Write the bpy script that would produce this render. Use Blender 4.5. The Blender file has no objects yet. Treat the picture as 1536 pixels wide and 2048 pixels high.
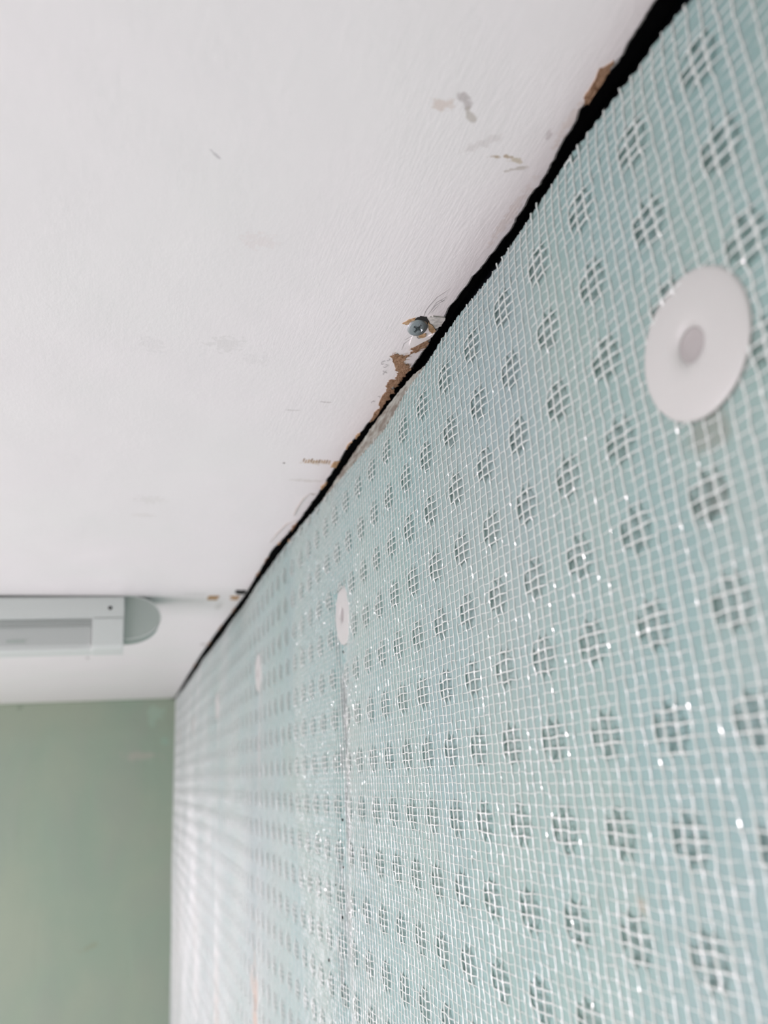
import bpy, bmesh, math, random
import numpy as np
from mathutils import Matrix, Vector

random.seed(7)
rng = np.random.default_rng(11)
scene = bpy.context.scene
COL = scene.collection

# ------------------------------------------------------------------ camera
# metres; the camera stands CZ above the floor, close to the lined wall
CZ = 2.066
A = 0.158            # lined wall, distance to the right of the camera
CE = CZ + 0.234      # ceiling underside
FAR = 2.46           # green wall
cam_d = bpy.data.cameras.new('camera')
cam = bpy.data.objects.new('camera', cam_d)
COL.objects.link(cam)
right = Vector((0.94984822, -0.30626631, -0.06316093))
down = Vector((0.03746624, 0.31198024, -0.94934957))
fwd = Vector((0.31045876, 0.8993716, 0.30780852))
cam.matrix_world = Matrix(((right.x, -down.x, -fwd.x, 0.0),
                           (right.y, -down.y, -fwd.y, 0.0),
                           (right.z, -down.z, -fwd.z, CZ),
                           (0, 0, 0, 1)))
cam_d.sensor_fit = 'VERTICAL'
cam_d.sensor_height = 36.0
cam_d.lens = 1574.0 / 2048.0 * 36.0
cam_d.clip_start = 0.01
cam_d.dof.use_dof = True
cam_d.dof.focus_distance = 0.43
cam_d.dof.aperture_fstop = 7.2
scene.camera = cam

# ------------------------------------------------------------------ light
world = bpy.data.worlds.new('world')
scene.world = world
world.use_nodes = True
world.node_tree.nodes['Background'].inputs[0].default_value = (1.0, 0.875, 0.965, 1)
world.node_tree.nodes['Background'].inputs[1].default_value = 1.0


def area(name, loc, target, sx, sy, power, col):
    l = bpy.data.lights.new(name, 'AREA')
    l.shape = 'RECTANGLE'
    l.size, l.size_y = sx, sy
    l.energy = power
    l.color = col
    o = bpy.data.objects.new(name, l)
    COL.objects.link(o)
    o.location = loc
    o.rotation_euler = (Vector(target) - Vector(loc)).to_track_quat('-Z', 'Y').to_euler()
    return o


# two added lights without seen sources: one below the ceiling, one at the left
area('added_top_light', (-0.62, 0.0, CE - 0.06), (-0.60, 0.2, 0.0), 0.12, 0.12, 12.0, (1.0, 0.89, 0.93))
area('added_side_light', (-1.86, 0.9, 1.45), (-0.1, 0.9, 0.75), 2.1, 1.1, 58.0, (1.0, 0.875, 0.965))

vs = scene.view_settings
vs.view_transform = 'Standard'
vs.look = 'None'
vs.exposure = 0.15
vs.gamma = 1.0
vs.use_curve_mapping = False


# ------------------------------------------------------------------ helpers
def obj(name, me, mat=None, parent=None, label=None, cat=None, group=None, kind=None):
    o = bpy.data.objects.new(name, me)
    COL.objects.link(o)
    if mat is not None and me is not None:
        me.materials.clear()
        me.materials.append(mat)
    if parent is not None:
        o.parent = parent
    if label:
        o['label'] = label
    if cat:
        o['category'] = cat
    if group:
        o['group'] = group
    if kind:
        o['kind'] = kind
    return o


def mesh(name, v, f, smooth=False):
    me = bpy.data.meshes.new(name)
    me.from_pydata([tuple(p) for p in v], [], [tuple(q) for q in f])
    me.update()
    if smooth:
        me.polygons.foreach_set('use_smooth', [True] * len(me.polygons))
    return me


def np_mesh(name, v, f, smooth=True):
    """v (n,3), f (m,k) arrays"""
    me = bpy.data.meshes.new(name)
    f = np.asarray(f, dtype=np.int32)
    m, k = f.shape
    me.vertices.add(len(v))
    me.vertices.foreach_set('co', np.asarray(v, dtype=np.float32).ravel())
    me.loops.add(m * k)
    me.loops.foreach_set('vertex_index', f.ravel())
    me.polygons.add(m)
    me.polygons.foreach_set('loop_start', np.arange(0, m * k, k, dtype=np.int32))
    me.polygons.foreach_set('loop_total', np.full(m, k, dtype=np.int32))
    me.polygons.foreach_set('use_smooth', np.broadcast_to(np.asarray(smooth, dtype=bool), (m,)).copy())
    me.update(calc_edges=True)
    me.validate()
    return me


def box(name, lo, hi):
    x0, y0, z0 = lo
    x1, y1, z1 = hi
    v = [(x0, y0, z0), (x1, y0, z0), (x1, y1, z0), (x0, y1, z0),
         (x0, y0, z1), (x1, y0, z1), (x1, y1, z1), (x0, y1, z1)]
    f = [(0, 3, 2, 1), (4, 5, 6, 7), (0, 1, 5, 4), (1, 2, 6, 5), (2, 3, 7, 6), (3, 0, 4, 7)]
    return mesh(name, v, f)


def lathe(name, prof, seg=48, axis='z'):
    v, f = [], []
    n = len(prof)
    for i in range(seg):
        t = 2 * math.pi * i / seg
        for r, h in prof:
            v.append((r * math.cos(t), r * math.sin(t), h))
    for i in range(seg):
        j = (i + 1) % seg
        for k in range(n - 1):
            f.append((i * n + k, j * n + k, j * n + k + 1, i * n + k + 1))
    me = mesh(name, v, f, True)
    bm = bmesh.new()
    bm.from_mesh(me)
    bmesh.ops.remove_doubles(bm, verts=bm.verts, dist=1e-6)
    bmesh.ops.recalc_face_normals(bm, faces=bm.faces)
    bm.to_mesh(me)
    bm.free()
    return me


def tube(name, pts, r, seg=5, taper=True):
    v, f = [], []
    n = len(pts)
    P = [Vector(p) for p in pts]
    for i in range(n):
        t = (P[min(i + 1, n - 1)] - P[max(i - 1, 0)]).normalized()
        up = Vector((0, 0, 1)) if abs(t.z) < .9 else Vector((1, 0, 0))
        u = t.cross(up).normalized()
        w = t.cross(u).normalized()
        rr = r * (0.35 if taper and i in (0, n - 1) else 1.0)
        for k in range(seg):
            a = 2 * math.pi * k / seg
            v.append(P[i] + (u * math.cos(a) + w * math.sin(a)) * rr)
    for i in range(n - 1):
        for k in range(seg):
            f.append((i * seg + k, i * seg + (k + 1) % seg, (i + 1) * seg + (k + 1) % seg, (i + 1) * seg + k))
    f.append(tuple(range(seg)))
    f.append(tuple(range((n - 1) * seg, n * seg)))
    return mesh(name, v, f, True)


# ------------------------------------------------------------------ materials
def new_mat(name, col, rough=0.5, spec=0.5, metal=0.0):
    m = bpy.data.materials.new(name)
    m.use_nodes = True
    b = m.node_tree.nodes['Principled BSDF']
    b.inputs['Base Color'].default_value = (*col, 1)
    b.inputs['Roughness'].default_value = rough
    b.inputs['Specular IOR Level'].default_value = spec
    b.inputs['Metallic'].default_value = metal
    return m


class N:
    def __init__(s, m):
        s.t = m.node_tree
        s.b = s.t.nodes['Principled BSDF']

    def new(s, typ, **kw):
        n = s.t.nodes.new(typ)
        for k, v in kw.items():
            setattr(n, k, v)
        return n

    def link(s, a, b):
        s.t.links.new(a, b)

    def coord(s):
        return s.new('ShaderNodeTexCoord').outputs['Object']

    def mapping(s, vec, loc=(0, 0, 0), rot=(0, 0, 0), scale=(1, 1, 1), typ='POINT'):
        n = s.new('ShaderNodeMapping', vector_type=typ)
        n.inputs['Location'].default_value = loc
        n.inputs['Rotation'].default_value = rot
        n.inputs['Scale'].default_value = scale
        s.link(vec, n.inputs['Vector'])
        return n.outputs[0]

    def noise(s, vec, scale, detail=4, rough=0.5, dist=0.0):
        n = s.new('ShaderNodeTexNoise')
        n.inputs['Scale'].default_value = scale
        n.inputs['Detail'].default_value = detail
        n.inputs['Roughness'].default_value = rough
        n.inputs['Distortion'].default_value = dist
        s.link(vec, n.inputs['Vector'])
        return n.outputs['Fac']

    def math(s, op, a, b=None):
        n = s.new('ShaderNodeMath', operation=op)
        for i, q in enumerate((a, b)):
            if q is None:
                continue
            if isinstance(q, (int, float)):
                n.inputs[i].default_value = q
            else:
                s.link(q, n.inputs[i])
        return n.outputs[0]

    def rng(s, v, a, b, c, d):
        n = s.new('ShaderNodeMapRange')
        n.interpolation_type = 'SMOOTHSTEP'
        for i, q in enumerate((a, b, c, d)):
            n.inputs[1 + i].default_value = q
        s.link(v, n.inputs[0])
        return n.outputs[0]

    def mix(s, fac, a, b):
        n = s.new('ShaderNodeMix', data_type='RGBA')
        if isinstance(fac, (int, float)):
            n.inputs[0].default_value = fac
        else:
            s.link(fac, n.inputs[0])
        for i, q in ((6, a), (7, b)):
            if isinstance(q, tuple):
                n.inputs[i].default_value = (*q[:3], 1)
            else:
                s.link(q, n.inputs[i])
        return n.outputs[2]

    def bump(s, h, strength, dist, normal=None):
        n = s.new('ShaderNodeBump')
        n.inputs['Strength'].default_value = strength
        n.inputs['Distance'].default_value = dist
        s.link(h, n.inputs['Height'])
        if normal is not None:
            s.link(normal, n.inputs['Normal'])
        return n.outputs[0]

    def stain(s, base, vec, noise, loc, rad, rot, col, strength, edge=0.55):
        """mark of its own outline in the base colour: dirt, plus painted shade below plugs"""
        v = s.mapping(vec, loc=loc, rot=rot, scale=rad, typ='TEXTURE')
        ln = s.new('ShaderNodeVectorMath', operation='LENGTH')
        s.link(v, ln.inputs[0])
        d = s.math('ADD', ln.outputs['Value'], s.math('MULTIPLY', s.math('SUBTRACT', noise, 0.5), 3.2))
        f = s.rng(d, 1.0, 1.0 - edge, 0.0, strength)
        return s.mix(f, base, col)


# ceiling paint
M_ceil = new_mat('ceiling_paint', (0.80, 0.79, 0.785), 0.42, 0.4)
n = N(M_ceil)
co = n.coord()
flat = n.mapping(co, scale=(1, 1, 0))
broad = n.noise(flat, 5.0, 3)
col = n.mix(n.rng(broad, 0.35, 0.7, 0, 1), (0.815, 0.80, 0.80), (0.80, 0.802, 0.79))
fine = n.noise(flat, 260.0, 3, 0.6)
CS = [  # x, y, rx, ry, angle, colour, strength
    (0.1135, 0.2065, 0.0022, 0.0060, 0.75, (0.45, 0.42, 0.41), 0.75),
    (0.1190, 0.2130, 0.0018, 0.0042, 0.65, (0.46, 0.43, 0.38), 0.7),
    (0.1060, 0.2105, 0.0060, 0.0030, 0.2, (0.60, 0.50, 0.43), 0.55),
    (0.1300, 0.2240, 0.0110, 0.0025, 0.8, (0.55, 0.52, 0.50), 0.35),
    (0.1375, 0.2300, 0.0032, 0.0014, 0.2, (0.42, 0.34, 0.24), 0.9),
    (0.1420, 0.2288, 0.0026, 0.0012, -0.2, (0.42, 0.34, 0.24), 0.9),
    (0.1480, 0.2300, 0.0040, 0.0016, 0.0, (0.52, 0.46, 0.34), 0.75),
    (0.1490, 0.2345, 0.0050, 0.0012, 0.5, (0.50, 0.47, 0.42), 0.7),
    (0.1540, 0.2150, 0.0016, 0.0036, 0.3, (0.50, 0.46, 0.46), 0.5),
    (0.1585, 0.2050, 0.0030, 0.0160, 0.0, (0.62, 0.52, 0.44), 0.35),
    (0.1600, 0.2600, 0.0030, 0.0250, 0.0, (0.64, 0.56, 0.50), 0.35),
    (0.0100, 0.4090, 0.0080, 0.0120, 0.5, (0.55, 0.55, 0.54), 0.14),
    (0.0500, 0.4000, 0.0110, 0.0100, 0.3, (0.55, 0.55, 0.53), 0.25),
    (0.0690, 0.4150, 0.0100, 0.0080, 0.5, (0.57, 0.57, 0.56), 0.14),
    (0.0190, 0.6760, 0.0160, 0.0120, 0.0, (0.56, 0.55, 0.50), 0.18),
    (0.0150, 0.7200, 0.0120, 0.0080, 0.0, (0.58, 0.55, 0.50), 0.2),
    (0.0530, 0.3050, 0.0090, 0.0070, 0.1, (0.70, 0.60, 0.58), 0.22),
    (0.1240, 0.4620, 0.0060, 0.0014, 0.0, (0.45, 0.43, 0.42), 0.55),
    (0.1050, 0.4780, 0.0050, 0.0014, 0.1, (0.48, 0.46, 0.45), 0.45),
    (0.1425, 0.5680, 0.0140, 0.0052, 0.0, (0.48, 0.38, 0.24), 0.55),
    (0.1170, 0.5735, 0.0009, 0.0012, 0.0, (0.12, 0.10, 0.09), 1.0),
    (0.1440, 0.6100, 0.0160, 0.0040, 0.0, (0.60, 0.57, 0.53), 0.5),
    (0.1300, 1.1300, 0.0060, 0.0300, 0.0, (0.50, 0.49, 0.46), 0.5),
    (0.0900, 1.0500, 0.0200, 0.0100, 0.0, (0.62, 0.61, 0.60), 0.4),
    (-0.0609, 1.6143, 0.0035, 0.0140, 0.0, (0.34, 0.33, 0.32), 0.95),
    (0.1420, 1.4700, 0.0080, 0.0150, 0.0, (0.40, 0.38, 0.36), 0.7),
    (0.0280, 0.2560, 0.0006, 0.0050, 0.8, (0.50, 0.49, 0.50), 0.7),
]
for (x, y, rx, ry, an, c3, st) in CS:
    col = n.stain(col, co, fine, (x, y, CE), (rx, ry, 1.0), (0, 0, -an), c3, st)
n.link(col, n.b.inputs['Base Color'])
strokes = n.noise(n.mapping(co, scale=(520, 42, 0), rot=(0, 0, 0.10)), 1.0, 3, 0.62, 1.6)
pores = n.noise(n.mapping(co, scale=(240, 130, 0)), 1.0, 4, 0.6)
waves = n.noise(flat, 9.0, 2)
sx = n.new('ShaderNodeSeparateXYZ')
n.link(co, sx.inputs[0])
patchy = n.math('MULTIPLY', n.rng(n.noise(flat, 11.0, 3), 0.38, 0.62, 0.25, 1.0), n.rng(sx.outputs[0], 0.045, 0.12, 0.10, 1.0))
b0 = n.bump(waves, 0.22, 0.01)
b1 = n.bump(n.math('MULTIPLY', strokes, patchy), 0.17, 0.0011, b0)
b2 = n.bump(pores, 0.15, 0.0010, b1)
n.link(b2, n.b.inputs['Normal'])
n.link(n.rng(pores, 0.3, 0.7, 0.36, 0.5), n.b.inputs['Roughness'])

# green paint
M_green = new_mat('green_wall_paint', (0.39, 0.48, 0.375), 0.55, 0.35)
n = N(M_green)
co = n.coord()
k1 = n.noise(co, 3.2, 3, 0.55)
k2 = n.noise(n.mapping(co, scale=(1, 1, 0.45)), 7.0, 3, 0.55, 0.6)
col = n.mix(n.rng(k1, 0.35, 0.68, 0, 1), (0.26, 0.345, 0.265), (0.30, 0.36, 0.275))
col = n.mix(n.rng(k2, 0.42, 0.75, 0, 0.6), col, (0.285, 0.33, 0.27))
fine = n.noise(co, 45.0, 3, 0.6)
for (x, z, rx, rz, an, c3, st) in [(0.06, 0.075, 0.05, 0.014, 0.1, (0.40, 0.38, 0.33), 0.5),
                                   (0.13, 0.11, 0.018, 0.012, 0.4, (0.27, 0.40, 0.31), 0.7),
                                   (-0.055, -0.404, 0.032, 0.009, -0.35, (0.26, 0.31, 0.22), 0.75),
                                   (-0.264, 0.224, 0.010, 0.012, 0.0, (0.20, 0.26, 0.19), 0.7),
                                   (0.10, 0.19, 0.03, 0.03, 0.0, (0.33, 0.47, 0.37), 0.5)]:
    col = n.stain(col, co, fine, (x, FAR, CZ + z), (rx, 1.0, rz), (0, an, 0), c3, st)
n.link(col, n.b.inputs['Base Color'])
n.link(n.bump(n.noise(co, 60, 3), 0.2, 0.002, n.bump(k2, 0.25, 0.01)), n.b.inputs['Normal'])

M_dark = new_mat('black_gap_backing', (0.0055, 0.0065, 0.011), 0.6, 0.25)  # near-black backing seen through the gap
n = N(M_dark)
n.link(n.bump(n.noise(n.coord(), 300, 3), 0.6, 0.001), n.b.inputs['Normal'])
M_void = new_mat('dark_gap_cover', (0.006, 0.006, 0.008), 0.8, 0.2)
M_floor = new_mat('pale_floor', (0.78, 0.755, 0.73), 0.5, 0.3)
M_core = new_mat('board_core', (0.46, 0.40, 0.33), 0.9, 0.2)

# torn brown liner paper
M_paper = new_mat('torn_brown_paper', (0.36, 0.23, 0.14), 0.95, 0.1)
n = N(M_paper)
co = n.coord()
fib = n.noise(n.mapping(co, scale=(1, 0.45, 1), rot=(0, 0, 0.6)), 900, 4, 0.65, 1.2)
n.link(n.mix(n.rng(fib, 0.3, 0.72, 0, 1), (0.16, 0.085, 0.045), (0.50, 0.34, 0.22)), n.b.inputs['Base Color'])
n.link(n.bump(fib, 0.8, 0.0008), n.b.inputs['Normal'])
M_tan = new_mat('bare_tan_paper', (0.50, 0.34, 0.20), 0.9, 0.15)
n = N(M_tan)
n.link(n.mix(n.rng(n.noise(n.coord(), 500, 3), 0.35, 0.7, 0, 1), (0.36, 0.23, 0.12), (0.56, 0.40, 0.25)), n.b.inputs['Base Color'])
M_flake = new_mat('pale_plaster_flake', (0.62, 0.63, 0.59), 0.7, 0.3)
n = N(M_flake)
n.link(n.mix(n.rng(n.noise(n.coord(), 420, 4), 0.35, 0.65, 0, 1), (0.46, 0.47, 0.44), (0.70, 0.70, 0.66)), n.b.inputs['Base Color'])
M_white = new_mat('white_paint_flake', (0.82, 0.81, 0.79), 0.5, 0.4)
M_line = new_mat('graphite', (0.20, 0.19, 0.20), 0.7, 0.3)
M_hair = new_mat('pale_fibre', (0.52, 0.48, 0.43), 0.7, 0.3)
M_render = new_mat('bare_old_render', (0.42, 0.39, 0.33), 0.85, 0.2)
n = N(M_render)
co = n.coord()
k = n.noise(n.mapping(co, scale=(1, 0.25, 1)), 260, 4, 0.6)
c_ = n.mix(n.rng(k, 0.35, 0.66, 0, 1), (0.15, 0.135, 0.11), (0.29, 0.31, 0.27))  # both tones darkened for the shade in the gap
n.link(c_, n.b.inputs['Base Color'])
n.link(n.bump(k, 0.5, 0.001), n.b.inputs['Normal'])

# translucent green sheet
STREAK = [(0.595, 0.0), (0.965, 0.0), (1.40, 0.0)]
M_sheet = new_mat('pale_green_plastic', (0.42, 0.56, 0.54), 0.6, 0.22)
n = N(M_sheet)
co = n.coord()
k1 = n.noise(n.mapping(co, scale=(1, 1, 0.6)), 14, 3)
col = n.mix(n.rng(k1, 0.36, 0.68, 0, 1), (0.18, 0.282, 0.268), (0.20, 0.292, 0.263))
k2 = n.noise(n.mapping(co, scale=(1, 1, 0.35)), 5, 2)
col = n.mix(n.rng(k2, 0.45, 0.75, 0, 0.45), col, (0.22, 0.26, 0.275))
fine = n.noise(n.mapping(co, scale=(1, 1, 0.4)), 70.0, 3, 0.6)
for (y, z, ry, rz, c3, st) in [(1.020, -0.25, 0.026, 0.085, (0.36, 0.23, 0.15), 0.9),
                               (1.405, -0.34, 0.050, 0.12, (0.34, 0.24, 0.17), 0.75),
                               (1.75, -0.30, 0.07, 0.18, (0.42, 0.37, 0.30), 0.5),
                               (2.25, -0.42, 0.16, 0.24, (0.44, 0.42, 0.35), 0.55),
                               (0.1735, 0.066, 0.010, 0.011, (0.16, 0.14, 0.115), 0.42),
                               (0.172, 0.086, 0.012, 0.007, (0.15, 0.12, 0.085), 0.38),  # painted shadow below the nearest plug
                               (0.236, -0.046, 0.006, 0.006, (0.30, 0.22, 0.14), 0.5),
                               (0.590, 0.01, 0.016, 0.10, (0.13, 0.15, 0.145), 0.85),  # valley shade below the second plug, painted into the sheet colour
                               (0.605, -0.11, 0.022, 0.07, (0.16, 0.18, 0.175), 0.7),  # lower end of that painted shade streak
                               (0.965, 0.03, 0.014, 0.06, (0.29, 0.27, 0.26), 0.6)]:
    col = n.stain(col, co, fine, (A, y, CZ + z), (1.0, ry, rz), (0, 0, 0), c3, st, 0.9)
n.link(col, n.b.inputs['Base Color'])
n.link(n.bump(n.noise(co, 420, 3), 0.25, 0.0008), n.b.inputs['Normal'])
n.b.inputs['Subsurface Weight'].default_value = 0.6
n.b.inputs['Subsurface Radius'].default_value = (0.5, 1.0, 0.95)
n.b.inputs['Subsurface Scale'].default_value = 0.005

M_thread = new_mat('white_mesh_thread', (0.53, 0.58, 0.55), 0.14, 0.8)
M_plug = new_mat('white_nylon', (0.385, 0.40, 0.38), 0.42, 0.45)
n = N(M_plug)
n.b.inputs['Subsurface Weight'].default_value = 0.15
n.b.inputs['Subsurface Radius'].default_value = (0.004, 0.003, 0.003)
M_bore = new_mat('nylon_bore_shade', (0.27, 0.265, 0.255), 0.5, 0.4)  # darker than the head, to paint in the shade of the hole
M_zinc = new_mat('zinc_plate', (0.42, 0.46, 0.48), 0.34, 0.5, 0.75)
n = N(M_zinc)
n.link(n.bump(n.noise(n.coord(), 1500, 3), 0.15, 0.0005), n.b.inputs['Normal'])
M_lampw = new_mat('lamp_white_plastic', (0.63, 0.67, 0.65), 0.4, 0.4)
M_lampd = new_mat('lamp_ribbed_diffuser', (0.48, 0.51, 0.495), 0.35, 0.4)
M_lampg = new_mat('lamp_grey_end', (0.40, 0.455, 0.425), 0.5, 0.3)
M_black = new_mat('black_dirt', (0.02, 0.02, 0.02), 0.7, 0.3)

# ------------------------------------------------------------------ the setting
CEIL_EDGE = [(2.4600, 0.1556), (1.9178, 0.1510), (1.6023, 0.1500), (1.3614, 0.1515), (1.0392, 0.1575), (0.9545, 0.1557), (0.8273, 0.1535), (0.7784, 0.1578), (0.7209, 0.1608), (0.6374, 0.1615), (0.5824, 0.1602), (0.5298, 0.1592), (0.4880, 0.1624), (0.4629, 0.1637), (0.4329, 0.1627), (0.4019, 0.1653), (0.3662, 0.1645), (0.3352, 0.1625), (0.3028, 0.1640), (0.2782, 0.1657), (0.2502, 0.1642), (0.2314, 0.1637), (0.1973, 0.1596), (0.1763, 0.1610), (0.1546, 0.1599), (0.1340, 0.1595), (0.1095, 0.1585), (-1.2, 0.1585)]
MEM_TOP = [(2.4600, 0.2290), (1.8837, 0.2280), (1.4255, 0.2265), (1.0189, 0.2240), (0.9030, 0.2245), (0.7571, 0.2235), (0.7085, 0.2249), (0.6104, 0.2197), (0.5477, 0.2155), (0.4951, 0.2120), (0.4500, 0.2096), (0.4063, 0.2150), (0.3649, 0.2145), (0.3422, 0.2167), (0.3153, 0.2167), (0.2869, 0.2155), (0.2472, 0.2177), (0.2138, 0.2188), (0.1965, 0.2182), (0.1832, 0.2173), (0.1676, 0.2162), (0.1511, 0.2165), (0.1366, 0.2141), (0.1248, 0.2135), (0.1084, 0.2127), (-1.2, 0.2127)]
_ey, _ex = (np.array(q)[::-1] for q in zip(*CEIL_EDGE))
_ty, _tz = (np.array(q)[::-1] for q in zip(*MEM_TOP))


def ceil_x(y):
    return np.interp(y, _ey, _ex)


def top_z(y):
    return CZ + np.interp(y, _ty, _tz) + 0.0017


# ceiling board with its ragged cut edge
ys = np.concatenate([np.arange(-1.2, 0.08, 0.08), np.arange(0.08, 1.2, 0.0016), np.arange(1.2, FAR + .001, 0.012), [FAR]])
ex = ceil_x(ys) + rng.normal(0, 0.00018, len(ys)) + 0.0005 * np.sin(ys * 310) * np.sin(ys * 97)
v, f = [], []
XL = -1.9
for i, (yy, xx) in enumerate(zip(ys, ex)):
    v += [(XL, yy, CE), (xx - 0.0012, yy, CE), (xx, yy, CE + 0.0007), (xx + 0.0006 * math.sin(yy * 700), yy, CE + 0.0125), (XL, yy, CE + 0.0125)]
for i in range(len(ys) - 1):
    a0, b0_ = i * 5, i * 5 + 5
    for k in range(5):
        k2_ = (k + 1) % 5
        f.append((a0 + k, a0 + k2_, b0_ + k2_, b0_ + k))
f.append((0, 4, 3, 2, 1))
e0 = (len(ys) - 1) * 5
f.append((e0, e0 + 1, e0 + 2, e0 + 3, e0 + 4))
ceiling = obj('ceiling', mesh('ceiling', v, f), M_ceil, kind='structure')

obj('ceiling_light_block', box('ceiling_light_block', (XL, -1.2, CE + 0.0126), (A + 0.12, FAR + 0.12, CE + 0.08)), M_void, kind='structure')  # slab added above the gap to keep light out
obj('wall_right', box('wall_right', (A + 0.017, -1.2, 0), (A + 0.12, FAR + 0.12, CE + 0.0125)), M_dark, kind='structure')
# green wall: its top edge is brushed unevenly against the ceiling
gx = np.linspace(XL, A + 0.017, 160)
v, f = [], []
for x in gx:
    v += [(x, FAR, 0), (x, FAR, CE - 0.0035), (x, FAR + 0.002, CE + 0.0126)]
for i in range(len(gx) - 1):
    for k in (0, 1):
        f.append((i * 3 + k, i * 3 + 3 + k, i * 3 + 4 + k, i * 3 + 1 + k))
wall_far = obj('wall_far', mesh('wall_far', v, f), M_green, kind='structure')
obj('wall_far_core', box('wall_far_core', (XL, FAR + 0.003, 0), (A + 0.017, FAR + 0.12, CE + 0.0125)), M_core, parent=wall_far)
# thin bead of filler where ceiling and green wall meet
pts = [(x, FAR - 0.001, CE - 0.001 + 0.0012 * math.sin(x * 37) * math.sin(x * 11 + 1)) for x in np.linspace(-1.2, 0.154, 90)]
obj('trim_1', tube('trim_1', pts, 0.0035, 6, False), M_green, kind='structure')
obj('floor', box('floor', (XL, -1.2, -0.05), (A + 0.12, FAR + 0.12, 0.0)), M_floor, kind='structure')


def wall_with_hole(name, x, y0, y1, z0, z1, hy0, hy1, hz0, hz1, t, mat):
    v, f = [], []
    for xx in (x, x - t):
        v += [(xx, y0, z0), (xx, y1, z0), (xx, y1, z1), (xx, y0, z1), (xx, hy0, hz0), (xx, hy1, hz0), (xx, hy1, hz1), (xx, hy0, hz1)]
    for o_ in (0, 8):
        for k in range(4):
            j = (k + 1) % 4
            f.append((o_ + k, o_ + j, o_ + 4 + j, o_ + 4 + k))
    for k in range(4):
        j = (k + 1) % 4
        f.append((k, j, 8 + j, 8 + k))
        f.append((4 + k, 4 + j, 12 + j, 12 + k))
    return obj(name, mesh(name, v, f), mat, kind='structure')


obj('wall_back', box('wall_back', (XL, -1.32, 0), (A + 0.12, -1.2, CE + 0.08)), M_green, kind='structure')
wall_with_hole('wall_left', XL, -1.2, FAR + 0.12, 0, CE + 0.08, -0.15, 1.95, 0.9, 2.0, 0.12, M_green)

# ------------------------------------------------------------------ the lining sheet with its mesh
PLUGS = [(0.1670, 0.1135), (0.5812, 0.1136), (0.9670, 0.1188), (1.4078, 0.1179), (1.8560, 0.1161), (2.2600, 0.1150)]
_ph = rng.uniform(0, 6.28, 12)


def bulge(y, z):
    """how far the sheet is pushed back from its plane (towards the wall)"""
    y = np.asarray(y, float)
    z = np.asarray(z, float)
    s = 0.0010 * np.sin(y * 9.0 + 3 * z + _ph[0]) + 0.0007 * np.sin(y * 17 - 11 * z + _ph[1]) + 0.0005 * np.sin(y * 29 + 23 * z + _ph[2])
    for i, (py, pz) in enumerate(PLUGS):
        yc = py + 0.10 * np.clip(pz + CZ - z, 0, 1) * 0.9
        w = 0.016 if i < 2 else 0.022
        amp = (0.0006, 0.0022, 0.0012, 0.0008, 0.0006, 0.0006)[i]
        s = s + amp * np.exp(-((y - yc) / w) ** 2) * (z < pz + CZ + 0.02)
        s = s + 0.0012 * np.exp(-(((y - py) / 0.03) ** 2 + ((z - pz - CZ) / 0.03) ** 2))
    # the top edge curls back towards the wall
    d = np.clip((z - (top_z(y) - 0.022)) / 0.022, 0, 1)
    s = s + 0.0018 * d * d
    return s


PY, PZ = 0.0338, 0.0313
Y0 = 0.2073 - 9 * PY - PY / 2
NYC = int(math.ceil((FAR - Y0) / PY))
Z_TOPROW = CZ + 0.0370 + 6 * PZ + PZ / 2


def z_low(y):
    return CZ - 0.30 - 0.24 * np.maximum(y, 0)


# one moulded cell: square of flat sheet round a blunt recess
DEP = 0.0023
SEG = 12
cell_v, cell_f = [], []
sq = []
for k in range(SEG):
    t = 2 * math.pi * (k + 0.5) / SEG
# boundary points on the square: 3 per side
bp = []
for (ax, az, dx, dz) in ((-.5, -.5, 1, 0), (.5, -.5, 0, 1), (.5, .5, -1, 0), (-.5, .5, 0, -1)):
    for q in range(3):
        bp.append((ax + dx * q / 3.0, az + dz * q / 3.0))
ang = [math.atan2(q[1], q[0]) for q in bp]
for (u, w) in bp:
    cell_v.append((u * PY, w * PZ, 0.0))
for (r, d) in ((0.0084, 0.0), (0.0072, DEP * 0.16), (0.0062, DEP * 0.55), (0.0046, DEP * 0.86), (0.0026, DEP * 0.98)):
    for k in range(12):
        t = -0.75 * math.pi + 2 * math.pi * k / 12
        cell_v.append((r * math.cos(t), r * math.sin(t), d))
cell_v.append((0, 0, DEP))
for ring in range(5):
    for k in range(12):
        j = (k + 1) % 12
        cell_f.append((ring * 12 + k, ring * 12 + j, ring * 12 + 12 + j))
        cell_f.append((ring * 12 + k, ring * 12 + 12 + j, ring * 12 + 12 + k))
for k in range(12):
    cell_f.append((60 + k, 60 + (k + 1) % 12, 72))
cell_v = np.array(cell_v)
cell_f = np.array(cell_f)

centres = []
for i in range(NYC):
    yc = Y0 + (i + 0.5) * PY
    zl = z_low(yc)
    j = 0
    while True:
        zc = Z_TOPROW - (j + 0.5) * PZ
        if zc < zl:
            break
        centres.append((yc, zc))
        j += 1
centres = np.array(centres)
nc = len(centres)
vy = (centres[:, None, 0] + cell_v[None, :, 0]).ravel()
vz = (centres[:, None, 1] + cell_v[None, :, 1]).ravel()
vd = np.tile(cell_v[:, 2], nc)
faces = (cell_f[None, :, :] + (np.arange(nc) * len(cell_v))[:, None, None]).reshape(-1, 3)
vy = np.minimum(vy, FAR - 0.0006)
tz = top_z(vy)
over = vz > tz
vz = np.where(over, tz, vz)
keep = ~over[faces].all(axis=1)
faces = faces[keep]
vx = A + bulge(vy, vz) + vd
V = np.stack([vx, vy, vz], 1)
key = np.round(V / 2e-5).astype(np.int64)
_, first, inv = np.unique(key, axis=0, return_index=True, return_inverse=True)
inv = inv.ravel()
V = V[first]
faces = inv[faces]
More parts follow.
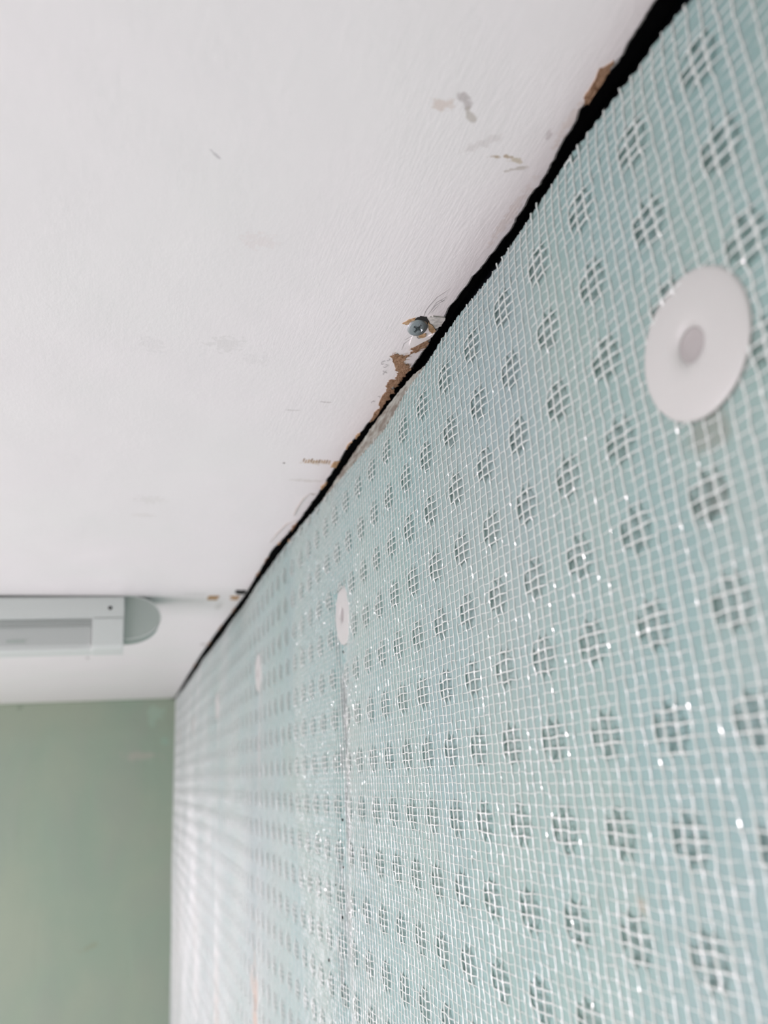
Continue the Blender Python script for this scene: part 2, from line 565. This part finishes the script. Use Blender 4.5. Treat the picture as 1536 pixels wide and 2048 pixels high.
bad = (faces[:, 0] == faces[:, 1]) | (faces[:, 1] == faces[:, 2]) | (faces[:, 0] == faces[:, 2])
faces = faces[~bad][:, ::-1]
used = np.unique(faces)
remap = np.full(len(V), -1)
remap[used] = np.arange(len(used))
V = V[used]
faces = remap[faces]

membrane = obj('wall_membrane', None, None, None,
               'pale green dimpled plastic membrane with white mesh lining the right wall', 'membrane')
membrane.location = (0, 0, 0)
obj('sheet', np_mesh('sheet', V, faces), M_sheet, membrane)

# the sheet goes on down to the floor and back behind the camera
v, f = [], []
yy = np.concatenate([np.arange(Y0, FAR, PY), [FAR - 0.0006]])
bot = []
for i in range(len(yy)):
    bot.append(0)
lowz = {}
for (yc, zc) in centres:
    kk = round((yc - Y0) / PY - 0.5)
    lowz[kk] = min(lowz.get(kk, 9), zc - PZ / 2)
for kk, zz in sorted(lowz.items()):
    y_a, y_b = Y0 + kk * PY, min(Y0 + (kk + 1) * PY, FAR - 0.0006)
    zl_ = zz + 0.0005
    b_ = len(v)
    v += [(A + float(bulge(y_a, zz)), y_a, 0.002), (A + float(bulge(y_b, zz)), y_b, 0.002), (A + float(bulge(y_b, zz)), y_b, zl_), (A + float(bulge(y_a, zz)), y_a, zl_)]
    f.append((b_, b_ + 3, b_ + 2, b_ + 1))
b_ = len(v)
v += [(A, -1.2, 0.002), (A, Y0, 0.002), (A, Y0, float(top_z(Y0))), (A, -1.2, float(top_z(-1.2)))]
f.append((b_, b_ + 3, b_ + 2, b_ + 1))
obj('lower_sheet', mesh('lower_sheet', v, f), M_sheet, membrane)

# raw, saw-toothed cut along the top of the sheet
yy = np.concatenate([np.arange(Y0, 1.1, 0.0011), np.arange(1.1, FAR - 0.001, 0.006)])
jag = 0.0013 * np.abs(((yy / 0.0056 + 0.3 * np.sin(yy * 60)) % 1.0) - 0.5) * 2 * (0.6 + 0.4 * np.sin(yy * 41)) + np.abs(rng.normal(0, 0.0005, len(yy)))
tzv = top_z(yy) + jag - 0.0003
v, f = [], []
for y_, z_ in zip(yy, tzv):
    x_ = A + float(bulge(y_, z_))
    zb = float(top_z(y_)) - 0.0022
    v += [(x_ - 0.0002, y_, zb), (x_ - 0.0001, y_, z_), (x_ + 0.0012, y_, z_ - 0.0001), (x_ + 0.0013, y_, zb)]
for i in range(len(yy) - 1):
    for k in range(3):
        f.append((i * 4 + k, i * 4 + k + 1, i * 4 + 5 + k, i * 4 + 4 + k))
obj('cut_edge', mesh('cut_edge', v, f), M_sheet, membrane)

# ---- the mesh: real threads
TY, TZ = 0.00563, 0.0041


def in_dimple(y, z):
    u = ((y - Y0) / PY) % 1.0 - 0.5
    w = ((Z_TOPROW - z) / PZ) % 1.0 - 0.5
    return np.clip((0.0092 - np.hypot(u * PY, w * PZ)) / 0.002, 0, 1)


def thread_net(lines, sides):
    """lines: list of (n,4) arrays x,y,z,r along one direction -> verts, quads"""
    vs_, fs_ = [], []
    base = 0
    for (P, along) in lines:
        ph_ = rng.uniform(0, 6.28) if sides == 6 else 0.0
        nP = len(P)
        if nP < 2:
            continue
        a = np.arange(sides) * 2 * math.pi / sides + math.pi / 2 + ph_
        if sides == 6:      # loosely twisted yarn
            a = a[None, :] + np.cumsum(rng.normal(0, 0.16, nP))[:, None]
        else:
            a = a[None, :]
        ca, sa = np.cos(a), np.sin(a)
        r = P[:, 3][:, None]
        X = P[:, 0][:, None] - ca * r * 0.9
        if along == 'z':
            Y = P[:, 1][:, None] + sa * r
            Z = np.repeat(P[:, 2][:, None], sides, 1)
        else:
            Y = np.repeat(P[:, 1][:, None], sides, 1)
            Z = P[:, 2][:, None] + sa * r
        vs_.append(np.stack([X, Y, Z], -1).reshape(-1, 3))
        idx = base + np.arange(nP - 1)[:, None] * sides + np.arange(sides)[None, :]
        nxt = base + np.arange(nP - 1)[:, None] * sides + (np.arange(sides)[None, :] + 1) % sides
        q = np.stack([idx, nxt, nxt + sides, idx + sides], -1).reshape(-1, 4)
        fs_.append(q)
        base += nP * sides
    return np.concatenate(vs_), np.concatenate(fs_)


def smooth_noise(x, scale, seed):
    r_ = np.random.default_rng(seed)
    p = r_.uniform(0, 6.28, 5)
    w = r_.uniform(0.6, 1.5, 5) / scale
    return sum(np.sin(x * w[k] * 6.28 + p[k]) for k in range(5)) / 5.0


warp_hi, warp_lo = [], []
ylist = np.arange(Y0 + 0.002, FAR - 0.004, TY)
for i, y_ in enumerate(ylist):
    z1 = float(top_z(y_)) + abs(rng.normal(0, 0.0007))
    z0 = float(z_low(y_))
    step = TZ / 3 if y_ < 0.75 else TZ
    z_ = np.arange(z0, z1, step)
    z_ = np.append(z_, z1)
    yj = y_ + 0.0007 * smooth_noise(z_, 0.055, 100 + i) + 0.0003 * smooth_noise(z_, 0.012, 900 + i) + rng.normal(0, 0.00011, len(z_))
    node = 0.5 + 0.5 * np.cos((z_ - Z_TOPROW) / TZ * 2 * math.pi)
    r_ = 0.00032 + 0.00009 * node + 0.00007 * smooth_noise(z_, 0.013, 300 + i) + np.abs(rng.normal(0, 0.00005, len(z_)))
    r_ = np.maximum(r_, 0.00015)
    dm = in_dimple(yj, z_)
    r_ = r_ + 0.00010 * dm
    x_ = A + bulge(yj, z_) - 0.00014 - 0.00055 * dm + (1 - dm) * (0.00010 + 0.00018 * smooth_noise(z_, 0.012, 500 + i)) - 0.00010 * node
    P = np.stack([x_, yj, z_, r_], 1)
    (warp_hi if y_ < 0.75 else warp_lo).append((P, 'z'))
weft_hi, weft_lo = [], []
zmin = float(z_low(FAR))
nz = int((Z_TOPROW - zmin) / TZ)
for j in range(nz):
    zj = Z_TOPROW - j * TZ
    ya = max(Y0, ((CZ - 0.30) - zj) / 0.24)
    for (lo, hi, step, store) in ((Y0, 0.75, TY / 2, weft_hi), (0.75, 1.5, TY, weft_lo), (1.5, FAR - 0.001, TY, weft_lo)):
        lo = max(lo, ya if zj < CZ - 0.30 else lo)
        if lo >= hi:
            continue
        y_ = np.arange(lo, hi + step * 0.5, step)
        y_ = np.minimum(y_, FAR - 0.001)
        z_ = zj + 0.0006 * smooth_noise(y_, 0.05, 2000 + j) + 0.0005 * smooth_noise(y_, 0.013, 3000 + j) + rng.normal(0, 0.00008, len(y_))
        ok = z_ < top_z(y_) - 0.0004
        dm = in_dimple(y_, z_)
        r_ = 0.00022 + 0.00017 * dm + 0.00006 * smooth_noise(y_, 0.015, 4000 + j) + np.abs(rng.normal(0, 0.00004, len(y_)))
        r_ = np.maximum(r_, 0.00012)
        x_ = A + bulge(y_, z_) + (1 - dm) * (0.00012 + 0.00022 * smooth_noise(y_, 0.016, 5000 + j)) - 0.00070 * dm - 0.00004
        P = np.stack([x_, y_, z_, r_], 1)
        # cut where the line leaves the sheet
        s0 = None
        for k in range(len(ok) + 1):
            if k < len(ok) and ok[k]:
                if s0 is None:
                    s0 = k
            elif s0 is not None:
                if k - s0 > 1:
                    store.append((P[s0:k], 'y'))
                s0 = None
for nm, hi_, lo_ in (('warp_threads', warp_hi, warp_lo), ('weft_threads', weft_hi, weft_lo)):
    v1, f1 = thread_net(hi_, 6 if nm == 'warp_threads' else 4)
    v2, f2 = thread_net(lo_, 3)
    # both sets are made of quads, so they can be joined directly
    o = obj(nm, np_mesh(nm, np.concatenate([v1, v2]), np.concatenate([f1, f2 + len(v1)]), np.concatenate([np.full(len(f1), nm == 'weft_threads'), np.full(len(f2), True)])), M_thread, membrane, kind='stuff')

# frayed thread ends standing up from the cut edge
v, f = [], []
for k in range(46):
    y_ = rng.uniform(0.11, 0.9) ** 1.0
    z_ = float(top_z(y_))
    h = rng.uniform(0.0008, 0.0026)
    x_ = A + float(bulge(y_, z_)) - 0.0003
    b_ = len(v)
    d = rng.normal(0, 0.0012)
    v += [(x_, y_ - 0.00025, z_ - 0.001), (x_, y_ + 0.00025, z_ - 0.001), (x_ + 0.0005, y_ + d, z_ + h), (x_ - 0.0004, y_, z_ - 0.001)]
    f += [(b_, b_ + 1, b_ + 2), (b_ + 1, b_ + 3, b_ + 2), (b_ + 3, b_, b_ + 2)]
obj('frayed_ends', mesh('frayed_ends', v, f), M_thread, membrane, kind='stuff')

# black flecks of dirt caught in the mesh
def fleck(r):
    bm = bmesh.new()
    bmesh.ops.create_icosphere(bm, subdivisions=1, radius=r)
    for q in bm.verts:
        q.co *= random.uniform(0.7, 1.25)
        q.co.x *= 0.5
    me = bpy.data.meshes.new('dirt_fleck')
    bm.to_mesh(me)
    bm.free()
    return me


for (y_, z_, r_) in [(0.2740, -0.0337, 0.0006), (0.6033, -0.0350, 0.0013), (0.6048, -0.0673, 0.0012), (0.6231, -0.0808, 0.0008), (0.6109, -0.1010, 0.0012), (0.6507, -0.1353, 0.0013), (0.5870, 0.0860, 0.0012)]:
    o = obj('dirt_fleck', fleck(r_), M_black, membrane, label='black fleck of dirt')
    o.location = (A + float(bulge(y_, CZ + z_)) - 0.0006, y_, CZ + z_)

# ------------------------------------------------------------------ plugs
head_me = lathe('plug_head', [(0.0050, -0.001), (0.0051, 0.0006), (0.0058, 0.0014), (0.0075, 0.0022), (0.0098, 0.00255), (0.0130, 0.0024), (0.0180, 0.00190), (0.0216, 0.0012), (0.0228, 0.0008), (0.0231, 0.0003), (0.0228, -0.0002), (0.0, -0.0004)][0:11], 64)
bore_me = lathe('plug_bore', [(0.0, 0.0003), (0.0030, 0.0003), (0.0045, 0.0005), (0.0054, 0.0010), (0.0056, -0.0010), (0.0, -0.0012)], 32)
PL = ['large white round plug head nearest the camera, at the right edge',
      'white round plug head with a grey streak running down below it',
      'narrow blurred pinkish plug head, third from the right',
      'faint blurred plug head, fourth from the right edge',
      'faint plug head near the green wall, fifth from the right',
      'farthest plug head, last before the corner with the green wall']
for i, (py, pz) in enumerate(PLUGS):
    e = bpy.data.objects.new('membrane_plug', None)
    COL.objects.link(e)
    e.empty_display_size = 0.01
    e.location = (A + float(bulge(py, CZ + pz)) - 0.0006, py, CZ + pz)
    # local z points into the room (-x)
    e.rotation_euler = (0, -math.pi / 2, 0)
    e['label'] = PL[i]
    e['category'] = 'plug'
    e['group'] = 'round plugs pinning the membrane'
    obj('head', head_me, M_plug, e)
    obj('bore', bore_me, M_bore, e, label='dimmer hollow centre of the plug')

# ------------------------------------------------------------------ torn edge of the ceiling board
def patch(name, pts, z_off, thick, mat, parent, rough=0.0003, label=None, tilt=None, cuts=2):
    """irregular thin piece: outline roughened, given thickness"""
    P = [Vector((p[0], p[1])) for p in pts]
    for _ in range(cuts):
        Q = []
        for i in range(len(P)):
            a, b = P[i], P[(i + 1) % len(P)]
            m = (a + b) / 2
            d = b - a
            nrm = Vector((-d.y, d.x))
            if nrm.length > 0:
                nrm.normalize()
            m += nrm * random.gauss(0, min(rough, d.length * 0.22))
            Q += [a, m]
        P = Q
    bm = bmesh.new()
    vv = [bm.verts.new((p.x, p.y, CE - z_off)) for p in P]
    face = bm.faces.new(vv)
    r = bmesh.ops.extrude_face_region(bm, geom=[face])
    for g in r['geom']:
        if isinstance(g, bmesh.types.BMVert):
            g.co.z -= thick
    bmesh.ops.triangulate(bm, faces=[q for q in bm.faces if len(q.verts) > 4])
    if tilt:
        axis, ang_, piv = tilt
        bmesh.ops.rotate(bm, verts=bm.verts, cent=piv, matrix=Matrix.Rotation(ang_, 3, axis))
    bmesh.ops.recalc_face_normals(bm, faces=bm.faces)
    me = bpy.data.meshes.new(name)
    bm.to_mesh(me)
    bm.free()
    return obj(name, me, mat, parent, label=label)


chipA = [(0.1482, 0.3929), (0.1495, 0.3903), (0.1541, 0.3929), (0.1560, 0.3935), (0.156, 0.3843), (0.156, 0.3808), (0.1605, 0.3731), (0.1628, 0.3696), (0.1645, 0.3805), (0.1614, 0.3855), (0.1584, 0.3873), (0.1573, 0.3964), (0.1585, 0.4018), (0.1625, 0.4024), (0.1648, 0.407), (0.1638, 0.415), (0.1635, 0.4256), (0.1626, 0.4369), (0.1630, 0.4514), (0.1606, 0.4474), (0.1577, 0.4364), (0.1554, 0.4272), (0.1590, 0.4182), (0.1551, 0.4088), (0.1498, 0.3986)]
patch('torn_paper', chipA, 0.0, 0.0003, M_paper, ceiling, 0.0012, 'rough brown torn paper', cuts=3)
patch('torn_paper', [(0.1584, 0.4405), (0.1605, 0.4387), (0.1622, 0.4398), (0.1629, 0.453), (0.1628, 0.4652), (0.1597, 0.4595)], 0.0, 0.0004, M_paper, ceiling, 0.0004)
patch('torn_paper', [(0.1612, 0.466), (0.1634, 0.464), (0.1634, 0.482), (0.1622, 0.488)], 0.0, 0.0004, M_paper, ceiling, 0.0004)
patch('plaster_flake', [(0.1532, 0.3492), (0.1559, 0.3471), (0.1630, 0.3469), (0.1640, 0.3555), (0.1616, 0.3588), (0.1579, 0.3554)], 0.0, 0.0008, M_flake, ceiling, 0.0002, 'pale grey flake of plaster')
patch('torn_paper', [(0.1548, 0.3519), (0.1575, 0.3544), (0.1629, 0.3606), (0.1618, 0.3641), (0.159, 0.3614)], 0.0, 0.0011, M_tan, ceiling, 0.0002)
patch('torn_paper', [(0.1539, 0.3668), (0.1582, 0.3654), (0.1596, 0.3683), (0.1582, 0.3703), (0.1556, 0.3697)], 0.0, 0.0005, M_tan, ceiling, 0.0002)
patch('torn_paper', [(0.1418, 0.3582), (0.1441, 0.3535), (0.1470, 0.3510), (0.1475, 0.3575), (0.1444, 0.3590)], 0.0, 0.0004, M_tan, ceiling, 0.0002)
patch('paint_flake', [(0.1517, 0.3673), (0.1539, 0.3685), (0.156, 0.3712), (0.1597, 0.3690), (0.1632, 0.3633), (0.1628, 0.3700), (0.1562, 0.3814), (0.1532, 0.378)], 0.0, 0.0006, M_white, ceiling, 0.0003, 'white lifted paint')
patch('hole_rim', [(0.1470, 0.3540), (0.1478, 0.3510), (0.1500, 0.3490), (0.1535, 0.3494), (0.1555, 0.3520), (0.1562, 0.3560), (0.1530, 0.3580)], 0.0, 0.0002, M_black, ceiling, 0.0004, 'dark torn edge of the screw hole')
patch('torn_paper', [(0.1592, 0.1971), (0.1572, 0.1945), (0.1568, 0.1872), (0.1556, 0.1812), (0.1587, 0.1769), (0.1598, 0.1781), (0.1603, 0.185), (0.1605, 0.1967)], 0.0, 0.0004, M_paper, ceiling, 0.0003)
patch('torn_paper', [(0.1555, 0.5640), (0.1600, 0.5620), (0.1605, 0.5770), (0.1558, 0.5765)], 0.0, 0.0004, M_tan, ceiling, 0.0003)
patch('paint_chip', [(0.1090, 1.0600), (0.1220, 1.0590), (0.1225, 1.0850), (0.1100, 1.0860)], 0.0, 0.0005, M_tan, ceiling, 0.0012, 'brown spot of bare board')
patch('paint_chip', [(0.1385, 1.0600), (0.1500, 1.0590), (0.1510, 1.0830), (0.1400, 1.0850)], 0.0, 0.0005, M_tan, ceiling, 0.0012)
patch('paint_chip', [(0.1400, 1.0250), (0.1540, 1.0250), (0.1560, 1.0480), (0.1450, 1.0480)], 0.0, 0.0008, M_black, ceiling, 0.0012, 'dark spot at the board edge')
for (y_, l_) in [(0.62, 0.02), (0.74, 0.03), (0.80, 0.012), (0.87, 0.03), (0.935, 0.03), (1.16, 0.05), (1.30, 0.06), (1.46, 0.06), (1.75, 0.08), (0.53, 0.016), (0.512, 0.012)]:
    x_ = float(ceil_x(y_))
    patch('torn_paper', [(x_ - 0.0022, y_), (x_ - 0.0005, y_ - l_ * 0.5), (x_ + 0.0001, y_ - l_ * 0.4), (x_ + 0.0001, y_ + l_ * 0.5), (x_ - 0.0009, y_ + l_ * 0.4)], 0.0, 0.0004, M_tan if l_ < 0.03 else M_paper, ceiling, 0.0005)
# comb of little brush hatches beside the bare patch
for k in range(11):
    x_ = 0.1305 + k * 0.0021
    y_ = 0.566 + rng.normal(0, 0.0012)
    l_ = rng.uniform(0.005, 0.0095) * (1.0 if k < 4 else 0.8)
    patch('scrape', [(x_, y_ - l_ / 2), (x_ + 0.0009, y_ - l_ / 2), (x_ + 0.0014, y_ + l_ / 2), (x_ + 0.0004, y_ + l_ / 2)], 0.0, 0.00012, M_tan if k % 3 else M_paper, ceiling, 0.0001, cuts=1)
# torn fibres standing round the brown patch
for k in range(64):
    t = rng.uniform(0, len(chipA))
    i = int(t) % len(chipA)
    a_, b_2 = chipA[i], chipA[(i + 1) % len(chipA)]
    u = t - int(t)
    x_, y_ = a_[0] + (b_2[0] - a_[0]) * u, a_[1] + (b_2[1] - a_[1]) * u
    an = rng.uniform(0, 6.28)
    l_ = rng.uniform(0.0008, 0.0024)
    pts = [(x_, y_, CE - 0.0002), (x_ + 0.5 * l_ * math.cos(an), y_ + 0.8 * l_ * math.sin(an), CE - 0.0006), (x_ + l_ * math.cos(an + .4), y_ + 1.4 * l_ * math.sin(an + .4), CE - 0.0004)]
    obj('paper_fibre', tube('paper_fibre', pts, 0.00014, 4), M_paper if k % 2 else M_tan, ceiling)


def curl(cx, cy, r, turns, ph):
    pts = []
    for k in range(10):
        t = ph + turns * k / 9.0 * 6.28
        pts.append((cx + r * math.cos(t) * (0.5 + k / 18), cy + r * 1.7 * math.sin(t) * (0.5 + k / 18), CE - 0.0003))
    return pts


for (cx, cy, r) in [(0.1450, 0.4030, 0.0016), (0.1475, 0.4060, 0.0013), (0.1490, 0.4120, 0.0012), (0.1470, 0.3985, 0.0010), (0.1560, 0.4480, 0.0012), (0.1545, 0.4560, 0.0014), (0.1500, 0.4160, 0.0014)]:
    obj('paint_curl', tube('paint_curl', curl(cx, cy, r, rng.uniform(0.5, 0.9), rng.uniform(0, 6)), 0.00010, 4), M_line, ceiling)
# fine pencil scribble above the screw
for pts in ([(0.1552, 0.3211), (0.1535, 0.3255), (0.1515, 0.3300), (0.1503, 0.3388), (0.1502, 0.3440), (0.1512, 0.3500)],
            [(0.1565, 0.3278), (0.1550, 0.3310), (0.1530, 0.3345), (0.1527, 0.3422)],
            [(0.1568, 0.3290), (0.1557, 0.3327), (0.1535, 0.3375), (0.1527, 0.3473)],
            [(0.1555, 0.3360), (0.1545, 0.3400), (0.1540, 0.3450)],
            [(0.1540, 0.3320), (0.1556, 0.3330), (0.1566, 0.3318)],
            [(0.1490, 0.3750), (0.1515, 0.3705), (0.1527, 0.3690)],
            [(0.1510, 0.3860), (0.1500, 0.3790), (0.1525, 0.3720)]):
    obj('pencil_line', tube('pencil_line', [(p[0], p[1], CE - 0.00005) for p in pts], 0.00013, 4), M_line, ceiling, label='thin grey pencil line')
# loops of pale fibre hanging at the far edge
for pts in ([(0.1530, 0.640), (0.1500, 0.655), (0.1500, 0.680), (0.1510, 0.700), (0.1525, 0.705)],
            [(0.1590, 0.715), (0.1500, 0.730), (0.1465, 0.765), (0.1450, 0.800)],
            [(0.1600, 0.640), (0.1560, 0.642), (0.1530, 0.640)]):
    obj('hanging_fibre', tube('hanging_fibre', [(p[0], p[1], CE - 0.0006) for p in pts], 0.00035, 5), M_hair, ceiling)

# bare render behind the lining, showing in the gap
for (ys_, zt) in (([0.362, 0.380, 0.400, 0.430, 0.460, 0.500, 0.530, 0.570, 0.610, 0.650, 0.690], [0.2150, 0.2215, 0.2255, 0.2275, 0.2285, 0.2285, 0.2280, 0.2275, 0.2262, 0.2250, 0.2240]),
                  ([0.800, 0.830, 0.870, 0.910, 0.940], [0.2245, 0.2275, 0.2285, 0.2285, 0.2250])):
    yy = np.arange(ys_[0], ys_[-1], 0.003)
    v, f = [], []
    for y_ in yy:
        z_ = CZ + float(np.interp(y_, ys_, zt)) + rng.normal(0, 0.0003)
        zb = float(top_z(y_)) - 0.004
        xb = A + 0.0042 + rng.normal(0, 0.0002)
        v += [(xb, y_, zb), (xb, y_, z_), (xb + 0.010, y_, z_ + 0.001), (xb + 0.010, y_, zb)]
    for i in range(len(yy) - 1):
        for k in range(3):
            f.append((i * 4 + k, i * 4 + k + 1, i * 4 + 5 + k, i * 4 + 4 + k))
    f.append((0, 1, 2, 3))
    f.append(tuple(range(len(v) - 4, len(v))))
    o = obj('trim_2' if ys_[0] < 0.5 else 'trim_3', mesh('render_strip', v, f), M_render, kind='structure')

# splinters and crumbs lodged in the black gap
for (y_, dz, s) in [(0.1590, 0.008, 0.0016), (0.1500, 0.010, 0.0018), (0.3480, 0.003, 0.0011), (0.3560, 0.002, 0.0010), (0.3640, 0.002, 0.0009), (0.7750, 0.004, 0.0028)]:
    me = fleck(s)
    o = obj('crumb', me, M_tan, None, label={0.1590: 'tan crumb lodged in the black gap near the top of the picture',
                                           0.1500: 'topmost tan crumb lodged in the black gap',
                                           0.3480: 'tiny tan crumb on the cut edge just below the screw',
                                           0.3560: 'middle one of the three tiny crumbs below the screw',
                                           0.3640: 'lowest of the three tiny crumbs below the screw',
                                           0.7750: 'pale crumb stuck in the narrow gap halfway to the corner'}[y_], cat='crumb', group='crumbs in the gap')
    o.location = (A + 0.0150 if dz > 0.005 else A + 0.0035, y_, float(top_z(y_)) + dz)

# ------------------------------------------------------------------ screw
e = bpy.data.objects.new('drywall_screw', None)
COL.objects.link(e)
e.location = (0.1507, 0.3580, CE - 0.0016)
e['label'] = 'silver cross-head screw driven through torn board at the ceiling edge'
e['category'] = 'screw'
e.rotation_euler = (math.pi + math.radians(-20), math.radians(6), math.radians(25))
e.scale = (1.1, 1.1, 1.1)
R_ = 0.0054
hm = lathe('screw_head', [(0.0, 0.0010), (0.0030, 0.0010), (0.0046, 0.0008), (0.0052, 0.0004), (R_, -0.0001), (0.0050, -0.0006), (0.0022, -0.0034), (0.0, -0.0034)], 40)
head = obj('head', hm, M_zinc, e)
# cut the cross recess
cut_v, cut_f = [], []
for (lx, ly) in ((0.0031, 0.00062), (0.00062, 0.0031), (0.00125, 0.00125)):
    b_ = len(cut_v)
    ang_ = math.pi / 4 if abs(lx - ly) < 1e-6 else 0.0
    for (zz, sc) in ((0.002, 1.12), (-0.0012, 0.42)):
        for (sx_, sy_) in ((-1, -1), (1, -1), (1, 1), (-1, 1)):
            x_, y_ = lx * sx_ * (sc if lx > ly else 1), ly * sy_ * (sc if ly > lx else 1)
            cut_v.append((x_ * math.cos(ang_) - y_ * math.sin(ang_), x_ * math.sin(ang_) + y_ * math.cos(ang_), zz))
    cut_f.append([(0 + b_, 1 + b_, 2 + b_, 3 + b_), (7 + b_, 6 + b_, 5 + b_, 4 + b_)] + [(k + b_, 4 + k + b_, 4 + (k + 1) % 4 + b_, (k + 1) % 4 + b_) for k in range(4)])
for q in cut_f:
    vv = cut_v[q[0][0]:q[0][0] + 8]
    me = mesh('cutter', vv, [tuple(i - q[0][0] for i in ff) for ff in q])
    bm = bmesh.new()
    bm.from_mesh(me)
    bmesh.ops.recalc_face_normals(bm, faces=bm.faces)
    bm.to_mesh(me)
    bm.free()
    cu = bpy.data.objects.new('cutter', me)
    COL.objects.link(cu)
    cu.parent = e
    md = head.modifiers.new('cut', 'BOOLEAN')
    md.operation = 'DIFFERENCE'
    md.solver = 'EXACT'
    md.object = cu
    bpy.context.view_layer.update()
    dg = bpy.context.evaluated_depsgraph_get()
    nm_ = bpy.data.meshes.new_from_object(head.evaluated_get(dg))
    head.modifiers.clear()
    head.data = nm_
    bpy.data.objects.remove(cu)
head.data.polygons.foreach_set('use_smooth', [False] * len(head.data.polygons))
shank = lathe('screw_shank', [(0.0, -0.003), (0.0021, -0.003), (0.0017, -0.010), (0.0, -0.0105)], 16)
obj('shank', shank, M_zinc, e)

# ------------------------------------------------------------------ lamp on the ceiling
lamp = bpy.data.objects.new('ceiling_lamp', None)
COL.objects.link(lamp)
LY = 1.060
lamp.location = (0.0016, LY, CE)
lamp.rotation_euler = (0, math.radians(-0.7), 0)
lamp['label'] = 'unlit white batten lamp with a rounded grey end, on the ceiling'
lamp['category'] = 'lamp'
LX = -0.62


def prism_x(name, prof, x0, x1, smooth=False, bev=0.0):
    """profile in (y, z), extruded along x"""
    n_ = len(prof)
    v = [(x0, p[0], p[1]) for p in prof] + [(x1, p[0], p[1]) for p in prof]
    f = [(i, (i + 1) % n_, n_ + (i + 1) % n_, n_ + i) for i in range(n_)]
    f += [tuple(range(n_))[::-1], tuple(range(n_, 2 * n_))]
    me = mesh(name, v, f)
    bm = bmesh.new()
    bm.from_mesh(me)
    bmesh.ops.recalc_face_normals(bm, faces=bm.faces)
    if bev:
        bmesh.ops.bevel(bm, geom=[q for q in bm.edges], offset=bev, segments=2, profile=0.6, affect='EDGES')
    bm.to_mesh(me)
    bm.free()
    return me


# housing: upper fascia, then a set-back bay that holds the ribbed diffuser
obj('housing', prism_x('housing', [(0.004, 0.0), (0.0, -0.003), (-0.001, -0.0285), (0.005, -0.0300), (0.010, -0.064), (0.016, -0.0675), (0.060, -0.0675), (0.064, 0.0)], LX, -0.0005), M_lampw, lamp)
obj('end_block', prism_x('end_block', [(0.002, -0.0285), (-0.0015, -0.0300), (0.0005, -0.064), (0.004, -0.0685), (0.058, -0.0685), (0.058, -0.0285)], -0.0385, -0.0004, bev=0.0008), M_lampw, lamp)
diff = obj('diffuser', prism_x('diffuser', [(0.0035, -0.0305), (0.0045, -0.062), (0.010, -0.0660), (0.040, -0.0668), (0.040, -0.0305)], LX + 0.002, -0.0395), M_lampd, lamp)
for zz in (-0.0325, -0.0360, -0.0395):
    obj('rib', prism_x('rib', [(0.0030, zz), (0.0018, zz - 0.0006), (0.0034, zz - 0.0016), (0.008, zz - 0.001)], LX + 0.002, -0.0397), M_lampd, diff)
obj('rating_plate', prism_x('rating_plate', [(0.0040, -0.0545), (0.0036, -0.0545), (0.0036, -0.0578), (0.0040, -0.0578)], -0.1375, -0.1165), M_lampg, diff, label='small grey slot')
# rounded end tongue
pv = []
NSEG = 24
RX, RZ = 0.0455, 0.0282
for k in range(NSEG + 1):
    t = math.pi / 2 - math.pi * k / NSEG
    pv.append((RX * max(0.0, math.cos(t)) ** 0.9, RZ * math.sin(t) - RZ - 0.0002))
v = [(p[0], 0.006, p[1]) for p in pv] + [(p[0], 0.050, p[1]) for p in pv]
m_ = len(pv)
f = [tuple(range(m_)), tuple(range(m_, 2 * m_))[::-1]] + [(i, (i + 1) % m_, m_ + (i + 1) % m_, m_ + i) for i in range(m_)]
me = mesh('end_cap', v, f)
bm = bmesh.new()
bm.from_mesh(me)
bmesh.ops.recalc_face_normals(bm, faces=bm.faces)
bm.to_mesh(me)
bm.free()
cap = obj('end_cap', me, M_lampg, lamp, label='rounded grey-green end')
pts = [(p[0] + 0.0002, 0.0062, p[1]) for p in pv]
obj('end_rim', tube('end_rim', pts, 0.0009, 6, False), M_lampw, cap, label='pale rim')
sm = lathe('cover_screw', [(0.0, 0.0006), (0.0016, 0.0006), (0.0024, 0.0002), (0.0025, -0.0004), (0.0, -0.0004)], 20)
o = obj('cover_screw', sm, M_black, lamp, label='small dark screw')
o.location = (-0.0175, -0.0008, -0.0165)
o.rotation_euler = (math.pi / 2, 0, 0)
